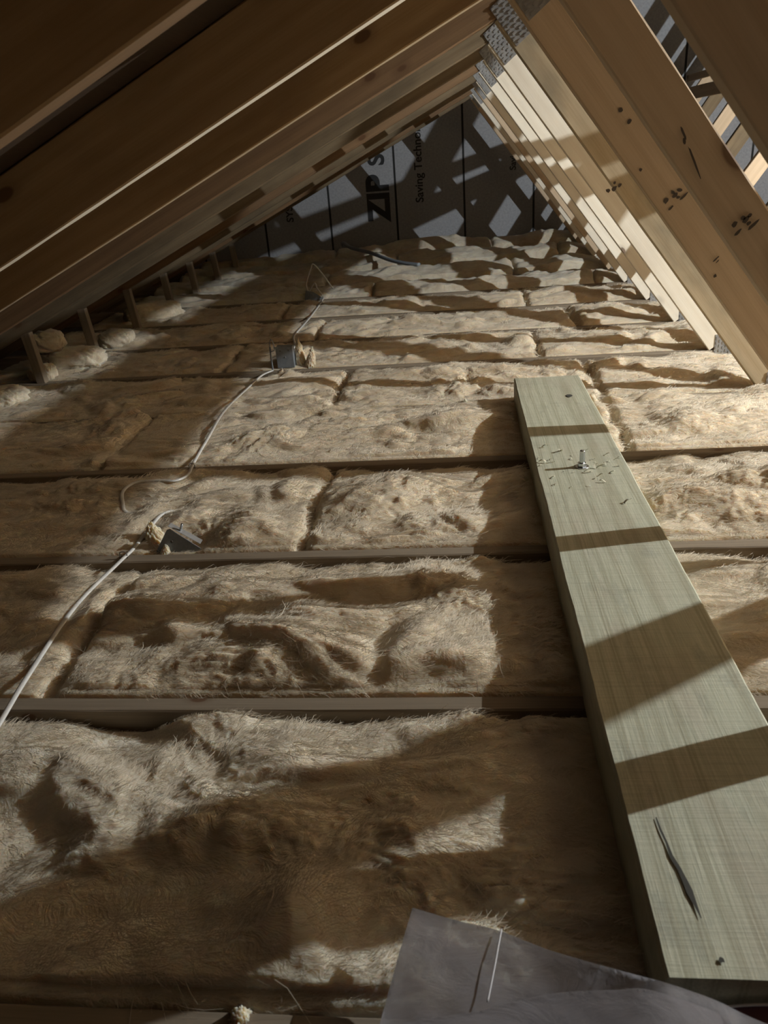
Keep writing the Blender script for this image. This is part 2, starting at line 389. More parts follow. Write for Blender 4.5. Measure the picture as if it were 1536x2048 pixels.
for k, yk in enumerate(YK):
    t = thing('roof_truss', '%s roof truss from the camera, %s' % (ORD[k], LOOK[k]), 'roof truss', (0, yk, 0), 'roof trusses across the attic')
    ow = OW + WEBOFF.get(k, 0)
    ych = -0.128 if k == 1 else 0.0
    ys = ych if k == 1 else 0.0
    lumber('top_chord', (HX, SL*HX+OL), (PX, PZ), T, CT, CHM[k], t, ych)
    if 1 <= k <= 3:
        ch = [c for c in t.children if c.name.startswith('top_chord')][0]; ch.data.materials.append(PALE if k != 1 else REDDISH)  # lit underside tone painted in: paler on two chords, duller on the near one
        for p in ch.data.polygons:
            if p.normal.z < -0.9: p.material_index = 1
    lumber('top_chord', (PX, PZ), (2*PX-HX, SL*HX+OL), T, CT, PINE, t, ych)
    jj = lumber('bottom_chord', (-2.90, -CH), (2*PX+2.90, -CH), T, CH, JOIST, t)
    # web A (visible diagonals on the right): from the left chord down to the joist
    xt = (ow - OL)/(SL+SW); zt = ow - SW*xt
    xf = (ow)/SW
    dy = 0.0
    # tilted a touch when the top leans toward the camera (truss 1)
    wa = lumber('web', (xt+0.004, zt-0.005), (xf, 0.0), T, CH, WEBM[k], t, dy)
    xb = xf + 0.02; 
    wb = lumber('web', (xb, 0.0), (PX-0.02, PZ-0.02), T, CH, PINE if k % 2 else GREYED, t, dy, up_side=-1)
    lumber('web', (2*PX-xb, 0.0), (PX+0.02, PZ-0.02), T, CH, PINE, t, dy)
    lumber('web', (2*PX-xt, zt), (2*PX-xf, 0.0), T, CH, PINE, t, dy, up_side=-1) if False else lumber('web', (2*PX-xf, 0.0), (2*PX-xt-0.004, zt-0.005), T, CH, PINE, t, dy)
    lumber('heel_post', (-1.965, 0.0), (-1.985, SL*-1.985+OL-0.004), T, 0.045, JOIST, t)
    nx = math.sin(angA); nz = math.cos(angA)
    plate(t, xt + 0.045*nx + 0.035*nz, zt + 0.045*nz - 0.035*nx, 0.135, 0.072, -angA, yf=min(ys, 0)-0.0015 if k != 1 else -0.0015)
    plate(t, xf + 0.075, 0.005, 0.11, 0.125, 0)

# stamped ink marks on two diagonals (illegible blots), children of nothing heavier than the truss
def ink(k, x, z, blots):
    tr = [o for o in C.objects if o.name.startswith('roof_truss') and o.parent is None and abs(o.location.y-YK[k]) < 1e-4][0]
    bm = bmesh.new()
    for (dx, dz, sx_, sz_, a) in blots:
        n = 9; vs = []
        for i in range(n):
            th = 2*math.pi*i/n; rr = 0.75+0.5*random.random()
            px, pz = sx_*rr*math.cos(th), sz_*rr*math.sin(th)
            c_, s_ = math.cos(a), math.sin(a)
            vs.append(bm.verts.new((dx+px*c_-pz*s_, -0.0034, dz+px*s_+pz*c_)))
        bm.faces.new(vs)
    wb_ = [c for c in tr.children if c.name.startswith('web')][0]
    o = from_bm('ink_stamp', bm, INK, wb_); o.matrix_basis = wb_.matrix_basis.inverted() @ Matrix.Translation((x, 0, z)); return o
a0 = 0.75
ink(3, 0.567, 0.723, [(0, 0, .009, .006, a0), (.010, .012, .007, .005, .2), (-.006, .007, .004, .006, .9), (.008, -.006, .005, .004, .3), (.022, -.004, .014, .003, .75), (-.022, -.012, .007, .006, 1.2), (-.008, -.030, .008, .003, .8)])
ink(3, 0.687, 0.556, [(0, 0, .010, .0022, .8), (.004, -.007, .006, .0015, .8)])
ink(3, 0.689, 0.512, [(0, 0, .005, .005, 0)])
ink(3, 0.416, 0.932, [(0, 0, .006, .005, .4)])
ink(3, 0.440, 0.905, [(0, 0, .007, .006, 1)])
ink(3, 0.475, 0.790, [(0, 0, .004, .004, 1)])
ink(2, 0.550, 0.711, [(0, 0, .008, .005, a0), (.006, .008, .006, .004, .5), (-.006, .004, .004, .005, .9), (.006, -.006, .005, .004, .3), (.014, -.010, .013, .003, .75), (-.020, -.006, .006, .005, 1.2), (-.012, -.022, .008, .003, .8)])
ink(2, 0.42, 0.872, [(0, 0, .0022, .012, .45), (.003, -.014, .003, .006, .3)])
ink(2, 0.445, 0.82, [(0, 0, .0018, .034, .45)])
ink(4, 0.52, 0.715, [(0, 0, .010, .006, .75), (.018, .010, .008, .004, .75), (-.02, -.004, .006, .007, .75), (.0, .018, .005, .005, .75)])

# lateral brace on the inner webs; lower strip added to shade the left floor
def brace(name, x, z, y0, y1, w, h, tilt, label, m=PINE):
    _seed[0] += 1
    bm = beam_bm(y1-y0, w, h, seed=_seed[0])
    bmesh.ops.translate(bm, vec=(0, -w/2, -h/2), verts=bm.verts)
    o = from_bm(name, bm, m)
    o.matrix_world = Matrix.Translation((x, y0, z)) @ Matrix.Rotation(math.pi/2, 4, 'Z') @ Matrix.Rotation(tilt, 4, 'X')
    return tag(o, label, 'brace')
brace('lateral_shade_brace', 1.912, 1.248, 2.30, 7.45, 0.019, 0.052, 0.0, 'upper long wooden strip nailed along the inner webs behind the right-hand diagonals')
brace('lateral_shade_brace', 1.812, 1.121, 1.60, 7.45, 0.019, 0.086, 0.0, 'lower added strip blocking lamp light, on the inner webs behind the right-hand diagonals')

# ------------------------------------------------------------------ treated plank / beam
t = thing('plank', 'thick green treated plank laid across the joists, bolt standing in its top', 'plank', (0.190, 0.542, 0.0))
Lp, Wp, Hp = 2.292, 0.238, 0.089
bm = bmesh.new(); seg = 90
prof = []
e = 0.004
for (px, pz) in [(e, 0), (Wp-e, 0), (Wp, e), (Wp, Hp-e)]: prof.append((px, pz))
for i in range(0, 25): prof.append((Wp-e-(Wp-2*e)*i/24, Hp))
prof += [(0, Hp-e), (0, e)]
rows = []
for i in range(seg+1):
    y = Lp*i/seg; r = []
    for j, (px, pz) in enumerate(prof):
        wx = float(noise(y*6, 3.3 if px < Wp/2 else 8.8))*0.0016 + float(noise(y*30, 1.7 if px < Wp/2 else 5.8))*0.0008
        wz = float(noise(y*3, px*12+4))*0.0008
        r.append(bm.verts.new((y, px+wx, pz + (wz if pz > Hp/2 else 0))))
    rows.append(r)
n = len(prof)
for i in range(seg):
    for j in range(n):
        k2 = (j+1) % n
        bm.faces.new((rows[i][j], rows[i+1][j], rows[i+1][k2], rows[i][k2]))
bm.faces.new(rows[0]); bm.faces.new(list(reversed(rows[-1])))
bmesh.ops.recalc_face_normals(bm, faces=bm.faces)
o = from_bm('board', bm, GREEN, t)
# local X along the plank (world Y); mirror-free: X->Y, Y->X, flip by using -X side
for v in o.data.vertices: v.co.y = -v.co.y
o.data.flip_normals()
o.matrix_local = Matrix(((0, -1, 0, 0), (1, 0, 0, 0), (0, 0, 1, 0), (0, 0, 0, 1)))
# split / crack and knots on the top
def blob(name, pts, parent, z, m):
    bm = bmesh.new(); bm.faces.new([bm.verts.new((x, y, 0)) for x, y in pts]); bmesh.ops.recalc_face_normals(bm, faces=bm.faces)
    return from_bm(name, bm, m, parent, (0, 0, z))
_c = [(0.0382, .210), (0.0390, .190), (0.0415, .170), (0.0425, .150), (0.0470, .132), (0.0495, .115), (0.0515, .100), (0.0525, .085), (0.0540, .068)]
_w = [.0006, .0012, .0010, .0018, .0016, .0026, .0030, .0016, .0004]
blob('crack', [(x-w*(1+.5*random.random()), y) for (x, y), w in zip(_c, _w)] + [(x+w*(1+.5*random.random()), y+.004*random.random()) for (x, y), w in list(zip(_c, _w))[::-1]], t, Hp+0.0016, DARKCRACK)
def star(cx, cy, r, n=9, sx=1.0):
    return [(cx+r*sx*(0.6+.6*random.random())*math.cos(2*math.pi*i/n), cy+r*(0.6+.6*random.random())*math.sin(2*math.pi*i/n)) for i in range(n)]
blob('knot', star(0.1678, 2.041, 0.016, sx=.7), t, Hp+0.0020, DARKCRACK)
blob('knot', star(0.0608, 0.0196, 0.004, sx=.8), t, Hp+0.0020, DARKCRACK)

# bolt with nut and washer
t = thing('hex_bolt', 'shiny steel bolt end with nut and washer standing up from the green plank', 'bolt', (0.308, 1.943, Hp))
def cyl(name, r, z0, z1, seg, m, parent, r2=None, smooth=True):
    bm = bmesh.new()
    bmesh.ops.create_cone(bm, cap_ends=True, segments=seg, radius1=r, radius2=r if r2 is None else r2, depth=z1-z0, matrix=Matrix.Translation((0, 0, (z0+z1)/2)))
    bmesh.ops.bevel(bm, geom=[e for e in bm.edges if len(e.link_faces) == 2 and e.calc_face_angle(0) > 0.9], offset=0.0008, segments=1, affect='EDGES')
    return from_bm(name, bm, m, parent, None, False)
cyl('washer', 0.0185, 0.0, 0.003, 32, ZINC, t)
cyl('nut', 0.0122, 0.003, 0.013, 6, ZINC, t)
bm = bmesh.new(); rings = 44; prev = None
for i in range(rings+1):
    z = 0.010 + 0.037*i/rings; r = 0.0062 if i % 2 else 0.0070
    if i == rings: r = 0.0056
    ring = [bm.verts.new((r*math.cos(a*math.tau/16), r*math.sin(a*math.tau/16), z)) for a in range(16)]
    if prev: [bm.faces.new((prev[a], prev[(a+1) % 16], ring[(a+1) % 16], ring[a])) for a in range(16)]
    prev = ring
bm.faces.new(prev)
from_bm('threaded_shank', bm, ZINC, t, None, True)

# drill shavings around the bolt: each its own little curl
CH_POS = [(0.010, 1.470, 1.2), (0.038, 1.557, 1.2), (0.0757, 1.521, 1.5), (0.1953, 1.481, 1.0), (0.0199, 1.443, 1.4), (0.0461, 1.440, 0.9), (0.1502, 1.391, 1.3), (0.1634, 1.393, 1.5),
          (0.1266, 1.362, 1.2), (0.179, 1.409, .9), (0.1888, 1.356, 1.1), (0.154, 1.3355, 1), (0.1385, 1.317, .8), (0.1531, 1.293, 1), (0.037, 1.336, 1), (0.1189, 1.270, .7), (0.0352, 1.287, .9),
          (0.1894, 1.166, 1.4), (0.0722, 1.268, .6)]
for i in range(24):
    CH_POS.append((min(.225, max(.012, random.gauss(.13, .045))), random.gauss(1.405, .05), random.uniform(.4, .8)))
chip_me = []
for v in range(4):
    bm = bmesh.new(); n = 7; prev = None
    for i in range(n):
        a = i/(n-1); x = (a-.5)*0.013; z = 0.0012+0.0022*math.sin(a*3.0+v*.5)+(0.001 if v % 2 else 0); w = 0.0016*(1-.6*abs(a-.5))
        q = [bm.verts.new((x, -w+.0012*math.sin(a*4+v), z)), bm.verts.new((x, w+.0012*math.sin(a*4+v), z+.0004)), bm.verts.new((x, 0, z-.0008))]
        if prev:
            for j in range(3): bm.faces.new((prev[j], prev[(j+1) % 3], q[(j+1) % 3], q[j]))
        prev = q
    bmesh.ops.recalc_face_normals(bm, faces=bm.faces)
    me = bpy.data.meshes.new('wood_shaving'); bm.to_mesh(me); bm.free(); me.materials.append(CHIP); chip_me.append(me)
for i, (x, y, s) in enumerate(CH_POS):
    o = bpy.data.objects.new('wood_shaving', chip_me[i % 4]); C.objects.link(o)
    side_ = ('left of' if x < .09 else 'right of' if x > .15 else 'beside'); dep_ = 'beyond' if y > 1.44 else 'nearer the camera than' if y < 1.35 else ''
    o.location = (0.190+x, 0.542+y, Hp-0.0002); o.rotation_euler = (0, 0, random.uniform(0, 6.28)); o.scale = (s*1.15, s*1.5, s*1.7)
    tag(o, ('tiny pale shaving on the plank, %s the bolt' % side_) + ((' and %s it' % dep_) if dep_ else ''), 'wood shaving', 'shavings scattered around the bolt')

# ------------------------------------------------------------------ insulation batts
BUMPS = {
 0: [(-0.78, 1.02, .10, .05, .030), (-0.60, 1.03, .07, .05, -.035), (-0.47, 1.03, .06, .05, .022), (-0.34, 1.04, .05, .04, -.02), (-0.12, 1.04, .22, .035, .022), (0.12, 1.02, .15, .05, .012),
     (-0.30, .96, .10, .05, .012), (-0.16, 0.975, .12, .022, -.035), (-0.05, 0.93, .18, .05, .018), (-0.60, .86, .16, .08, .018), (-0.40, .80, .12, .06, .030), (-0.28, .74, .07, .05, -.030),
     (-0.10, .76, .09, .06, .020), (-0.02, .70, .06, .05, -.02), (-0.22, .66, .09, .05, .032), (-0.45, .68, .12, .08, -.015), (-.68, .92, .03, .08, -.02), (0.16, .80, .12, .12, -.012)],
 1: [(-0.34, 1.255, .15, .10, .038), (-0.45, 1.395, .10, .035, -.030), (-0.25, 1.42, .20, .03, -.018), (-0.30, 1.485, .22, .035, .026), (-0.53, 1.44, .06, .05, .018), (-0.66, 1.375, .12, .022, .022), (-0.60, 1.30, .045, .03, .028),
     (-0.73, 1.29, .10, .045, -.034), (-0.165, 1.24, .018, .11, -.030), (-0.10, 1.30, .045, .09, .022), (-0.01, 1.20, .05, .05, .020), (-0.55, 1.55, .10, .05, .018), (-0.42, 1.57, .07, .03, -.014),
     (-.79, 1.40, .02, .12, -.018), (-.9, 1.45, .10, .10, .012), (-.08, 1.56, .12, .04, .02), (.08, 1.45, .12, .1, -.01), (-.44, 1.20, .03, .04, -.02)],
 2: [(-0.56, 1.80, .12, .09, .030), (-0.78, 1.735, .035, .05, -.05), (-0.70, 1.74, .05, .05, -.045), (-0.86, 1.80, .10, .06, .020), (-0.24, 1.92, .14, .12, .024), (-0.41, 1.98, .02, .12, -.025), (-0.45, 2.15, .30, .03, -.02),
     (0.62, 1.84, .14, .10, .034), (0.60, 1.73, .10, .035, -.045), (0.82, 2.0, .10, .12, .018), (0.48, 2.05, .05, .08, -.02), (.02, 1.9, .1, .1, -.012), (-.25, 2.16, .1, .03, .014)],
 3: [(-0.02, 2.66, .13, .10, .028), (-0.16, 2.52, .05, .04, -.022), (0.44, 2.74, .09, .09, .022), (.62, 2.72, .03, .08, -.02), (.80, 2.5, .2, .12, .014), (-.6, 2.5, .2, .12, .012), (.1, 2.5, .1, .2, -.02), (.3, 2.78, .1, .04, -.03)],
 4: [(-0.70, 3.15, .14, .10, .030), (-0.50, 3.22, .02, .16, -.035), (-.60, 3.36, .09, .03, -.02), (-0.25, 3.22, .16, .10, .022), (0.02, 3.12, .02, .14, -.030), (0.20, 3.2, .14, .10, .018), (-.1, 3.36, .14, .03, .02), (.5, 3.15, .02, .15, -.03), (.75, 3.3, .25, .08, .012)],
 5: [(0.30, 3.72, .07, .05, .038), (0.355, 3.60, .015, .12, -.03), (0.8, 3.72, .25, .12, .022), (0.0, 3.9, .22, .06, .028), (-.5, 3.7, .2, .1, .012), (-.78, 3.68, .05, .08, .03)],
 6: [(0.60, 4.3, .02, .20, -.04), (0.8, 4.3, .16, .12, .030), (-.2, 4.3, .3, .12, .015), (-.85, 4.35, .05, .06, -.03)],
 7: [(0.3, 4.95, .25, .12, .03), (.75, 4.9, .2, .14, .03), (-.6, 4.9, .2, .1, .012)],
 8: [(.2, 5.5, .3, .1, .035), (.8, 5.55, .2, .14, .04), (-.4, 5.6, .2, .1, .03)],
 9: [(.1, 6.2, .4, .14, .04), (.8, 6.1, .25, .14, .05), (-.5, 6.2, .2, .1, .04)],
 10: [(.0, 6.8, .5, .15, .07), (.8, 6.7, .25, .14, .07), (-.7, 6.8, .3, .1, .04)],
 11: [(-.2, 7.32, .5, .12, .11), (.8, 7.3, .4, .12, .10), (-1.2, 7.3, .5, .12, .05)],
}
SPLITS = {0: [-1.35, 1.0], 1: [-0.795, 0.9], 2: [-0.41, 1.6], 3: [-1.2, 0.50], 4: [-0.50, 0.52], 5: [-1.12, 0.355], 6: [-0.78, 0.595], 7: [-1.1, 0.39], 8: [-.6, .9], 9: [-1.0, .4], 10: [-.5, .8], 11: [-1.1, .3]}
def height(k, x, y, yn, yf):
    v = (y-yn)/(yf-yn)
    far = k >= 7
    sink = {0: .030, 1: .024, 2: .016, 3: -.002, 4: .020, 5: .024}.get(k, .026)
    base = 0.004 - sink*ss(0.6, 1.0, v) + 0.012*np.sin(np.pi*np.clip(v, 0, 1))
    if k >= 8: base = base + 0.012*(k-7)
    wx = noise(x*3.1, y*3.1, k*2+1)*0.10; wy = noise(x*3.1+50, y*3.1, k*2+2)*0.08
    X, Y_ = x+wx, y+wy
    p1 = np.sqrt(noise(X*3.0, Y_*6.2, k+11)**2+.004); p2 = np.sqrt(noise(X*7.5, Y_*13, k+31)**2+.003); p3 = np.sqrt(noise(X*22+wx*30, Y_*34, k+51)**2+.003); p4 = noise(X*60, Y_*95, k+71)
    p5 = noise(X*34, Y_*150, k+91)
    rough_ = 0.25+0.75*ss(-.15, .40, noise(X*2.3, Y_*3.1, k+301))
    p6 = np.sqrt(noise(X*14+40, Y_*19, k+131)**2+.006)
    lump = 0.044*(p1-0.25) + 0.020*(p2-0.22) + 0.008*(p6-0.2)*rough_ + 0.009*(p3-0.2)*rough_ + 0.0036*p4*rough_ + 0.0034*p5*rough_
    lump = lump + 0.0015*noise(X*110, Y_*170, k+111)*rough_
    lump = np.where(lump < 0, lump*0.62, lump)
    b = 0
    for (bx, by, rx, ry, h) in BUMPS.get(k, []):
        h = h if h > 0 else h*0.5
        b = b + h*np.exp(-(((X*0.2+x*0.8-bx)/rx)**2 + ((Y_*0.2+y*0.8-by)/ry)**2))
    # towards the far joist the wool sinks and exposes the joist face, unevenly
    edge = 0.018*noise(x*4.0, np.zeros_like(x)+k*3.3, 5)*ss(0.7, 1.0, v)
    z = base + lump*(0.55+0.45*ss(0.0, 0.18, v)) + b + edge
    z = z - 0.030*ss(0.03, 0.0, v)**2 - (0.012 if k == 3 else 0.035)*ss(0.965, 1.0, v)**2
    if k != 4: z = np.where(v < 0.05, np.minimum(z, -0.001 + 0.10*v), z)
    else: z = np.where(v < 0.13, np.maximum(z, 0.004+0.014*noise(x*2.4, y*0+3.0, 9)), z)
    # never spill above the joist top where it would bury the near joist
    return np.maximum(z, -0.080)
# things the wool has to make room for: the plank lies on top of it
def clampobj(x, y, z):
    inp = ss(0.155, 0.188, x)*ss(0.463, 0.430, x)*ss(0.50, 0.545, y)*ss(2.87, 2.83, y)
    return np.where(inp > 0.02, np.minimum(z, -0.004*inp + z*(1-inp)), z)
CABLE_PATH = [(-0.80, 0.80, .022), (-0.815, 0.93, .020), (-0.825, 1.016, .018), (-0.84, 1.151, .022), (-0.862, 1.40, .020), (-0.855, 1.62, .008), (-0.850, 1.70, .004), (-0.842, 1.78, .012), (-0.835, 1.87, .018), (-0.815, 1.915, .010), (-0.80, 1.93, -.015), (-0.86, 1.955, -.02), (-0.955, 1.935, .000),
 (-0.985, 1.975, .016), (-1.010, 2.045, .022), (-0.995, 2.110, .022), (-0.928, 2.118, .022), (-0.872, 2.112, .022), (-0.852, 2.17, .018), (-0.868, 2.27, .014), (-0.881, 2.48, .024), (-0.905, 2.79, .028), (-0.890, 3.13, .026), (-0.885, 3.33, .018), (-0.86, 3.44, .010)]
CABLE_PATH2 = [(-0.80, 3.56, .045), (-0.83, 3.75, .03), (-0.842, 3.90, .016), (-0.892, 4.12, .012), (-0.900, 4.25, .012), (-0.895, 4.67, .014), (-0.913, 5.27, .014), (-0.930, 5.36, .03), (-0.965, 5.40, .07), (-0.985, 5.43, .10), (-1.03, 5.43, .05), (-1.04, 5.42, .10), (-1.0, 5.44, .20), (-0.985, 5.45, .225), (-0.95, 5.50, .17), (-0.90, 5.58, .06), (-.88, 5.65, 0.0)]
def corridor(x, y, z):
    for path, wd in ((CABLE_PATH, .016), (CABLE_PATH2, .02)):
        for (ax, ay, az), (bx, by, bz) in zip(path[:-1], path[1:]):
            if min(az, bz) < -0.005 or max(az, bz) > .05: continue
            dx, dy = bx-ax, by-ay; L2 = dx*dx+dy*dy
            t = np.clip(((x-ax)*dx+(y-ay)*dy)/L2, 0, 1)
            d = np.hypot(x-ax-t*dx, y-ay-t*dy); lim = az+t*(bz-az)-0.004
            z = np.where(d < .14, np.minimum(z, lim + 0.34*np.maximum(0, d-wd*0.4)), z)
    return z
def batt(k, xa, xb, label, dx):
    yn = YK[k]+T+0.001 if k != 4 else YK[k]+0.002; yf = (YK[k+1] if k < 11 else 7.50)-0.001
    L = xb-xa
    # fine grid in the camera's view, coarse further right
    xs = [xa]
    while xs[-1] < xb-1e-6:
        st = dx if (xs[-1] < 1.5+0.25*k and xs[-1] > -1.25-0.15*k) else dx*3
        xs.append(min(xb, xs[-1]+st))
    xs = np.array(xs); ny = max(24, int((yf-yn)/dx))
    ys = np.linspace(yn, yf, ny+1)
    X, Yg = np.meshgrid(xs, ys, indexing='ij')
    Z = height(k, X, Yg, yn, yf)
    # rounded, slightly torn ends where two batts meet
    ea = ss(0.0, 0.035, X-xa+0.006*noise(Yg*14, X*3, k)); eb = ss(0.0, 0.035, xb-X+0.006*noise(Yg*14, X*3, k+7))
    Z = Z - (1-np.minimum(ea, eb))**2*0.026
    # lean the lumps over a little so they roll and overhang
    amp = 0.010*np.minimum(1, np.minimum(X-xa, xb-X)/0.05)*np.minimum(1, np.minimum(Yg-yn, yf-Yg)/0.05)
    seamf = np.exp(-(X-xa)/0.10)*(xa > -2.3) ; seamg = np.exp(-(xb-X)/0.10)
    sc = lambda x0: 0.018*noise(Yg*6.0, np.zeros_like(Yg)+x0*7.7, 77)
    Xd = X + seamf*sc(round(xa, 1)) + seamg*sc(round(xb, 1)) + amp*noise(X*11, Yg*13, k+201) + 0.45*amp*noise(X*30, Yg*34, k+203)
    Yd = Yg - amp*1.3*np.clip(Z+0.01, -.03, .05)/0.03*0.6 + amp*0.6*noise(X*12, Yg*12, k+207)
    Z = clampobj(Xd, Yd, Z)
    Z = corridor(Xd, Yd, Z) if xa < -0.7 else Z
    nx_, ny_ = X.shape
    co_ = np.stack([Xd, Yd, Z], -1).reshape(-1, 3)
    # skirt down to the ceiling board
    idx = np.arange(nx_*ny_).reshape(nx_, ny_)
    faces = np.stack([idx[:-1, :-1], idx[1:, :-1], idx[1:, 1:], idx[:-1, 1:]], -1).reshape(-1, 4)
    border = np.concatenate([idx[:, 0], idx[-1, 1:], idx[::-1, -1][1:], idx[0, ::-1][1:-1]])
    low = co_[border].copy(); low[:, 2] = -0.0915
    nb = len(border); b0 = len(co_)
    co_ = np.vstack([co_, low]); li = b0+np.arange(nb)
    sk = np.stack([border, li, np.roll(li, -1), np.roll(border, -1)], -1)
    faces = np.vstack([faces, sk])
    me = bpy.data.meshes.new('insulation_batt')
    me.vertices.add(len(co_)); me.vertices.foreach_set('co', co_.ravel())
    me.loops.add(faces.size); me.loops.foreach_set('vertex_index', faces.ravel().astype(np.int32))
    me.polygons.add(len(faces)); me.polygons.foreach_set('loop_start', np.arange(0, faces.size, 4, dtype=np.int32))
    me.polygons.foreach_set('loop_total', np.full(len(faces), 4, dtype=np.int32))
    me.polygons.foreach_set('use_smooth', np.ones(len(faces), dtype=bool))
    me.update(); me.validate()
    o = link('insulation_batt', me, FIBER2 if k == 0 or k >= 8 else FIBER)
    tag(o, label, 'insulation', 'fibreglass batts between the joists')
    # loose fibres standing off the surface
    dens = {0: 90000, 1: 76000, 2: 56000, 3: 42000, 4: 28000, 5: 18000, 6: 10000, 7: 6000}.get(k, 0)
    x0, x1 = max(xa, -1.15-0.20*k), min(xb, 1.25+.04*k)
    if dens and x1 > x0+0.05:
        N = int(dens*(x1-x0)); n = 4
        NC = N//9
        cx = RNG.uniform(x0, x1, NC); cy = RNG.uniform(yn+0.004, yf-0.004, NC)
        ii = RNG.integers(0, NC, N); px = cx[ii]+RNG.normal(0, .0065, N); py = cy[ii]+RNG.normal(0, .0045, N)
        field = noise(cx*4, cy*6, k+401)*1.3 + noise(cx*15, cy*17, k+403)*0.8
        dir0 = field[ii] + RNG.normal(0, .28, N)
        curlc = RNG.normal(0, 1.3, NC)[ii]
        px = np.clip(px, x0+.004, x1-.004); py = np.clip(py, yn+.004, yf-.004)
        ok = ~((px > 0.17) & (px < 0.45) & (py < 2.86)); px, py, dir0, curlc = px[ok], py[ok], dir0[ok], curlc[ok]; N = len(px)
        gx = np.clip(np.searchsorted(xs, px), 0, len(xs)-1); gy = np.clip(((py-yn)/(yf-yn)*ny).astype(int), 0, ny)
        P0 = co_[idx[gx, gy]]
        ln = RNG.gamma(3.5, .0034, N)+.004; lift = RNG.random(N)**2*0.42; curl = curlc*.7 + RNG.normal(0, .9, N)
        vv = (py-yn)/(yf-yn); strong = RNG.random(N) < (0.02+0.10*(vv > .86)); lift = np.where(strong, lift+RNG.random(N)*.9, lift)
        wid = RNG.uniform(.00014, .00034, N)*(1+0.30*k)
        lock = RNG.random(N) < 0.05; ln = np.where(lock, ln*1.9+.006, ln); wid = np.where(lock, wid*2.1, wid); lift = np.where(lock, np.maximum(lift, .12), lift)
        pts = []; cur = P0 - np.array([0, 0, .0010])
        dz = RNG.random(N)*.0022
        for s in range(n):
            a = dir0 + curl*s/n
            step = np.stack([np.cos(a)*ln/n, np.sin(a)*ln/n, ln/n*lift*(1-.25*s)], -1)
            side = np.stack([-np.sin(a), np.cos(a), np.zeros(N)+.35], -1)*(wid*(1-.75*s/(n-1)))[:, None]
            g1 = np.clip(np.searchsorted(xs, cur[:, 0]), 0, len(xs)-1); g2 = np.clip(((cur[:, 1]-yn)/(yf-yn)*ny).astype(int), 0, ny)
            zz = co_[idx[g1, g2]][:, 2] + (0.0003+dz*math.sin(math.pi*s/(n-1)) if s else -0.001)
            cur[:, 2] = np.clip(cur[:, 2], zz, zz+.022)
            pts.append(cur-side); pts.append(cur+side); cur = cur+step
        V = np.stack(pts, 1).reshape(-1, 3); base = (np.arange(N)*2*n)[:, None, None]
        q = np.array([[2*s, 2*s+1, 2*s+3, 2*s+2] for s in range(n-1)])[None]
        F = (base+q).reshape(-1, 4)
        me = bpy.data.meshes.new('loose_fibres')
        me.vertices.add(len(V)); me.vertices.foreach_set('co', V.ravel())
        me.loops.add(F.size); me.loops.foreach_set('vertex_index', F.ravel().astype(np.int32))
        me.polygons.add(len(F)); me.polygons.foreach_set('loop_start', np.arange(0, F.size, 4, dtype=np.int32))
        me.polygons.foreach_set('loop_total', np.full(len(F), 4, dtype=np.int32)); me.update()
        fo = link('loose_fibres', me, FIBRE_STRAND, o); fo['kind'] = 'stuff'
    return o
BAY = ['first bay of joists, nearest the camera', 'second bay, with the big rounded mound', 'third bay, around the small triangular bracket', 'fourth bay, running behind the bolt',
       'fifth bay, behind the far plank end', 'sixth bay, behind the metal box', 'seventh bay, beyond the metal box', 'eighth bay from the camera', 'ninth bay, by the far bracket', 'tenth bay from the camera', 'eleventh bay, in broken light', 'last bay against the gable wall']
DX = [0.0042, 0.0046, 0.006, 0.007, 0.0085, 0.010, 0.012, 0.014, 0.018, 0.020, 0.022, 0.024]
for k in range(12):
    s = SPLITS[k]; ends = [-2.35, s[0], s[1], 3.4]
    for i, nm in enumerate(('left', 'middle', 'right')):
        batt(k, ends[i]+0.002, ends[i+1]-0.002, 'cream fibreglass batt, %s piece, %s' % (nm, BAY[k]), DX[k])

# ------------------------------------------------------------------ cables
def smooth_path(pts, n=8):
    P = [Vector(p) for p in pts]; out = []
    for i in range(len(P)-1):
        p0 = P[max(0, i-1)]; p1 = P[i]; p2 = P[i+1]; p3 = P[min(len(P)-1, i+2)]
        for j in range(n):
            t_ = j/n
            out.append(0.5*((2*p1)+(-p0+p2)*t_+(2*p0-5*p1+4*p2-p3)*t_*t_+(-p0+3*p1-3*p2+p3)*t_**3))
    out.append(P[-1]); return out
def tube(name, pts, rw, rh, m, parent=None, seg=12, n=8, loc=None):
    P = smooth_path(pts, n); bm = bmesh.new(); prev = None
    for i, p in enumerate(P):
        d = (P[min(i+1, len(P)-1)]-P[max(0, i-1)]).normalized()
        side = d.cross(Vector((0, 0, 1)))
        if side.length < .05: side = Vector((1, 0, 0))
        side.normalize(); nn = side.cross(d).normalized()
        ring = [bm.verts.new(p + side*rw*math.cos(a*math.tau/seg) + nn*rh*math.sin(a*math.tau/seg)) for a in range(seg)]
        if prev: [bm.faces.new((prev[a], prev[(a+1) % seg], ring[(a+1) % seg], ring[a])) for a in range(seg)]
        else: bm.faces.new(list(reversed(ring)))
        prev = ring
    bm.faces.new(prev); bmesh.ops.recalc_face_normals(bm, faces=bm.faces)
    return from_bm(name, bm, m, parent, loc, True)
c = tube('electrical_cable', CABLE_PATH, 0.0056, 0.0032, CABLE)
tag(c, 'long white electrical cable running over the left joists towards the metal box', 'cable')
for (x, y) in ((-0.858, YK[2]+.019), (-0.8705, YK[3]+.019)):
    z = 0.012; st = tube('staple', [(x-.009, y, 0), (x-.008, y, z+.004), (x+.008, y, z+.004), (x+.009, y, 0)], .0012, .0012, INK, c, seg=6, n=3)
c = tube('electrical_cable', CABLE_PATH2, 0.0062, 0.0036, CABLE)
tag(c, 'white electrical cable behind the metal box, looping up at the far bracket', 'cable')
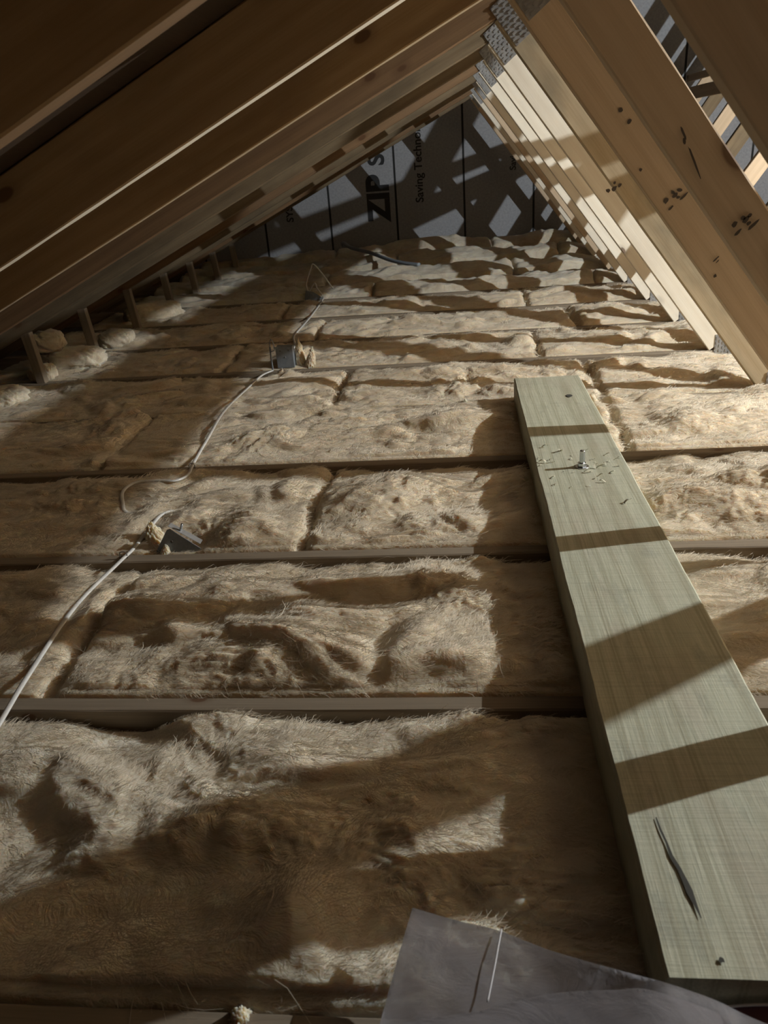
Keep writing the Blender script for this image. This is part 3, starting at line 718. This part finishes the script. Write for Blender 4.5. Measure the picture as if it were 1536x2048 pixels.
c = tube('grey_cable', [(-0.99, 7.05, .17), (-0.97, 6.95, .20), (-0.90, 6.90, .16), (-0.72, 6.72, .13), (-0.55, 6.45, .10), (-0.42, 6.30, .085), (-.3, 6.2, .08)], .018, .014, simple('grey_sleeve', (.26, .29, .33), .6), None)
tag(c, 'thick blue-grey cable lying on the far wool near the gable wall', 'cable')

# ------------------------------------------------------------------ metal box and brackets
def slab(name, pts, m, parent, th, axis='Y', holes=()):
    """flat plate outline in XZ, thickness along Y, bent-edge bevel"""
    bm = bmesh.new(); v = [bm.verts.new((x, 0, z)) for x, z in pts]; fa = bm.faces.new(v)
    r = bmesh.ops.extrude_face_region(bm, geom=[fa])
    bmesh.ops.translate(bm, vec=(0, th, 0), verts=[g for g in r['geom'] if isinstance(g, bmesh.types.BMVert)])
    bmesh.ops.recalc_face_normals(bm, faces=bm.faces)
    bmesh.ops.bevel(bm, geom=bm.edges[:], offset=min(.0012, th*.3), segments=1, affect='EDGES')
    return from_bm(name, bm, m, parent)
t = thing('metal_box', 'square grey metal electrical box with screws standing at the sixth joist', 'electrical box', (-0.81, 3.50, 0.0))
bf = slab('box_face', [(-.038, .004), (.042, .004), (.040, .102), (-.040, .104)], DARKSTEEL, t, .003)
b2 = slab('box_body', [(-.036, .006), (.040, .006), (.038, .100), (-.038, .102)], DARKSTEEL, t, .045); b2.location = (0, .0035, 0)
def screw(parent, x, y, z, r=.004, m=None):
    bm = bmesh.new(); bmesh.ops.create_uvsphere(bm, u_segments=12, v_segments=6, radius=r, matrix=Matrix.Diagonal((1, .5, 1, 1)))
    return from_bm('screw', bm, m or ZINC, parent, (x, y, z), True)
screw(bf, .002, -.001, .054, .0035); screw(bf, -.018, -.001, .084, .0030, INK); screw(bf, .020, -.001, .086, .0030, INK)
tube('mounting_bracket', [(-.058, -.018, -.03), (-.060, -.016, .05), (-.060, -.014, .085), (-.058, -.014, .125), (-.050, -.014, .142), (-.042, -.014, .125), (-.040, -.014, .095), (-.052, -.014, .088), (-.060, -.014, .085)], .004, .002, DARKSTEEL, t, seg=8)
t = thing('fixture_bracket', 'small dark triangular metal bracket poking out of the wool behind a joist', 'bracket', (-0.735, 1.705, 0.0))
pl = slab('bracket_plate', [(-.055, -.03), (.064, -.03), (.064, -.002), (-.014, .052), (-.022, .050), (-.055, -.004)], DARKSTEEL, t, .002)
pl.rotation_euler = (math.radians(-14), 0, 0)
fl = slab('bracket_flange', [(-.014, -.001), (.078, -.001), (.078, .001), (-.014, .001)], STEEL, t, .022)
fl.matrix_local = Matrix.Translation((-.006, 0.012, .050)) @ Matrix.Rotation(math.atan2(.054, .078), 4, 'Y')
screw(t, -.012, .004, .018, .004, INK)
tube('set_screw', [(.008, .022, .036), (.014, .020, .052), (.018, .018, .060)], .0035, .0035, ZINC, t, seg=8)
t = thing('fixture_bracket', 'tiny far grey metal bracket standing on the ninth joist beside the cable', 'bracket', (-0.99, 5.375, 0.0))
slab('bracket_plate', [(-.065, -.02), (.062, -.02), (.062, .008), (.000, .050), (-.050, .062), (-.065, .0)], DARKSTEEL, t, .003)
slab('bracket_flange', [(-.060, -.02), (.055, -.02), (.055, -.015), (-.060, -.015)], STEEL, t, .04)

# ------------------------------------------------------------------ loose lumps of wool at the eave and round the box
def chunk(x, y, z, rx, ry, rz, sd, label, rot=0.0, m=None, cat='insulation', name='insulation_lump', box=0.5):
    bm = bmesh.new(); bmesh.ops.create_icosphere(bm, subdivisions=5, radius=1.0)
    P = np.array([v.co[:] for v in bm.verts])
    # squarish super-ellipsoid
    Q = np.sign(P)*np.abs(P)**box; Q /= np.maximum(1e-6, (np.abs(Q)**(2/box*0.5)).sum(1)[:, None])**(box*0.5)
    n_ = noise(Q[:, 0]*2.1+Q[:, 2]*1.3, Q[:, 1]*2.1-Q[:, 2], sd)*.16 + np.abs(noise(Q[:, 0]*5+Q[:, 2]*4, Q[:, 1]*5-Q[:, 2]*3, sd+3))*.16 + noise(Q[:, 0]*14+Q[:, 2]*9, Q[:, 1]*14-Q[:, 2]*11, sd+5)*.05
    Q = Q*(1+n_[:, None])
    for v, q in zip(bm.verts, Q): v.co = (q[0]*rx, q[1]*ry, q[2]*rz)
    o = from_bm(name, bm, m or FIBER2, None, (x, y, z), True); o.rotation_euler = (0, 0, rot)
    return tag(o, label, cat)
chunk(-1.935, 3.70, .055, .155, .085, .055, 1, 'largest pale block of wool at the left eave beyond the post', .1)
chunk(-2.02, 3.545, .010, .065, .05, .060, 2, 'small pale lump of wool beside the left eave post', 0)
chunk(-2.01, 3.66, .155, .075, .06, .05, 3, 'upper loose lump of wool tucked under the left rafters', .4)
chunk(-2.02, 3.13, .015, .13, .11, .055, 4, 'rounded pale lump of wool at the left edge of the photo', .1)
chunk(-1.90, 4.18, .045, .09, .06, .050, 5, 'torn white lump of wool behind the large eave block', .3)
chunk(-1.97, 4.95, .050, .17, .07, .060, 6, 'farther elongated pale lump of wool along the left eave', .5)
def tuft(x, y, z, h, r, sd, label, lean=(0, 0)):
    bm = bmesh.new(); bmesh.ops.create_icosphere(bm, subdivisions=5, radius=1.0)
    for v in bm.verts:
        p = v.co.copy(); tt = (p.z+1)/2; w = (1-0.62*tt)
        nn = 1+.30*float(abs(noise(p.x*2+p.z*2.2+sd, p.y*2+p.z*3, sd)))+.18*float(noise(p.x*6, p.z*5+p.y*6, sd+2))
        v.co = (p.x*r*w*nn+lean[0]*tt, p.y*r*w*nn+lean[1]*tt, p.z*h*.5*nn+h*.5)
    o = from_bm('insulation_tuft', bm, FIBER, None, (x, y, z), True)
    return tag(o, label, 'insulation')
tuft(-0.745, 3.545, -.03, .145, .030, 3, 'upright torn tuft of wool right of the metal box', (-.01, .02))
tuft(-0.705, 3.52, -.03, .11, .028, 6, 'lower torn tuft of wool leaning beside the metal box', (.02, .01))
tuft(-0.79, 1.735, -.045, .085, .040, 9, 'rounded tuft of wool between the cable and the triangular bracket', (-.03, .03))
tuft(-0.775, 1.708, -.04, .052, .020, 12, 'small pale finger of wool touching the triangular bracket', (.015, -.01))
tuft(-0.845, 3.435, -.03, .055, .022, 14, 'white wisp of wool wrapped round the cable before the metal box', (.04, -.03))
tuft(0.005, 2.80, -.035, .060, .030, 15, 'small pale tip of wool beside the far end of the plank', (.005, 0))
tuft(-0.28, 0.548, -.06, .072, .030, 17, 'pale tuft of wool poking over the nearest joist', (.01, -.01))

# ------------------------------------------------------------------ vent baffles under the roof at the eave
bme = None
for i, k in enumerate((3, 4, 5, 6, 7, 8, 9)):
    y0 = YK[k]+T+.012; y1 = YK[k+1]-.012; ny = 60; L = .62
    if bme is None:
        bm = bmesh.new(); rows = []
        for j in range(ny+1):
            v_ = j/ny; yy = (y1-y0)*v_; zz = -.030+0.017*math.copysign(min(1, abs(1.6*math.sin(v_*math.tau*6))), math.sin(v_*math.tau*6))
            rows.append([bm.verts.new((a*L, yy, zz)) for a in (0, .25, .5, .75, 1)])
        for j in range(ny):
            for a in range(4): bm.faces.new((rows[j][a], rows[j][a+1], rows[j+1][a+1], rows[j+1][a]))
        bmesh.ops.solidify(bm, geom=bm.faces[:], thickness=.002)
        bmesh.ops.recalc_face_normals(bm, faces=bm.faces)
        bme = bpy.data.meshes.new('vent_baffle'); bm.to_mesh(bme); bm.free(); bme.materials.append(FOAM)
    o = bpy.data.objects.new('vent_baffle', bme); C.objects.link(o)
    ang = math.atan(SL); x0 = -2.62
    o.location = (x0, y0, slope(x0)-.012); o.rotation_euler = (0, -ang, 0)
    tag(o, 'dark ribbed vent baffle under the left roof edge, %s of the row from the camera' % ORD[i], 'vent baffle', 'vent baffles along the eave')

# ------------------------------------------------------------------ plastic film in the foreground
def sheet(name, top, bot, m, nu=70, nv=40, amp=.004, sd=1, parent=None):
    TP = smooth_path(top, nu//(len(top)-1)); BP = smooth_path(bot, nu//(len(bot)-1))
    n = min(len(TP), len(BP)); bm = bmesh.new(); rows = []
    for i in range(n):
        a = TP[int(i*(len(TP)-1)/(n-1))]; b = BP[int(i*(len(BP)-1)/(n-1))]; r = []
        for j in range(nv+1):
            v_ = j/nv; p = a.lerp(b, v_)
            w = (float(noise(p.x*9, p.y*9, sd))+.4*float(noise(p.x*26+p.y*9, p.y*30, sd+2)))*amp*(0.25+.75*math.sin(math.pi*min(1, v_*1.2)))
            r.append(bm.verts.new((p.x, p.y, p.z+w)))
        rows.append(r)
    for i in range(n-1):
        for j in range(nv): bm.faces.new((rows[i][j], rows[i][j+1], rows[i+1][j+1], rows[i+1][j]))
    bmesh.ops.solidify(bm, geom=bm.faces[:], thickness=.0004)
    bmesh.ops.recalc_face_normals(bm, faces=bm.faces)
    return from_bm(name, bm, m, parent, None, True)
t = thing('plastic_film', 'grey translucent sheet of plastic film folded across the bottom right foreground', 'plastic film', (0.05, 0.45, 0.05))
off_ = Vector((0.05, 0.45, 0.05))
def loc_(pts): return [tuple(Vector(p)-off_) for p in pts]
sheet('film_layer', loc_([(-.0771, .6387, .060), (-.0206, .6178, .066), (.0244, .6019, .072), (.0769, .5748, .080), (.1256, .5509, .092), (.1748, .5260, .108), (.2086, .5225, .098), (.2367, .5178, .090), (.2787, .5037, .080), (.40, .46, .07)]),
      loc_([(-.108, .485, .060), (-.10, .38, .06), (-.05, .34, .06), (.03, .32, .06), (.08, .31, .06), (.12, .31, .06), (.18, .31, .06), (.24, .31, .06), (.30, .31, .06), (.40, .32, .05)]), FILM, parent=t, amp=.0045)
sheet('folded_flap', loc_([(-.1128, .488, .074), (-.05, .497, .080), (-.0007, .5043, .084), (.0707, .5186, .092), (.1346, .518, .102), (.1682, .5164, .106), (.23, .500, .100)]),
      loc_([(-.11, .40, .075), (-.05, .37, .078), (.0, .35, .08), (.07, .34, .085), (.13, .34, .09), (.17, .34, .09), (.24, .34, .09)]), FILM, parent=t, amp=.003, sd=5)
tube('crease', loc_([(.0261, .6010, .0765), (.0215, .580, .0775), (.0168, .5577, .0780), (.0073, .5167, .0780)]), .0010, .0004, FILM_EDGE, t, seg=6)
o = sheet('plastic_wrap', [(.205, .528, .062), (.245, .530, .060), (.300, .531, .066), (.50, .531, .070)], [(.20, .40, .03), (.28, .38, .03), (.36, .38, .03), (.52, .38, .03)], PINKP, amp=.004, sd=9)
tag(o, 'dull dark pink plastic wrap below the near end of the plank', 'plastic wrap')
e_ = tube('wrap_edge', [(.215, .5285, .0625), (.245, .5305, .0615), (.300, .5315, .0675), (.50, .5315, .0715)], .0016, .0010, FILM_EDGE, o, seg=6)
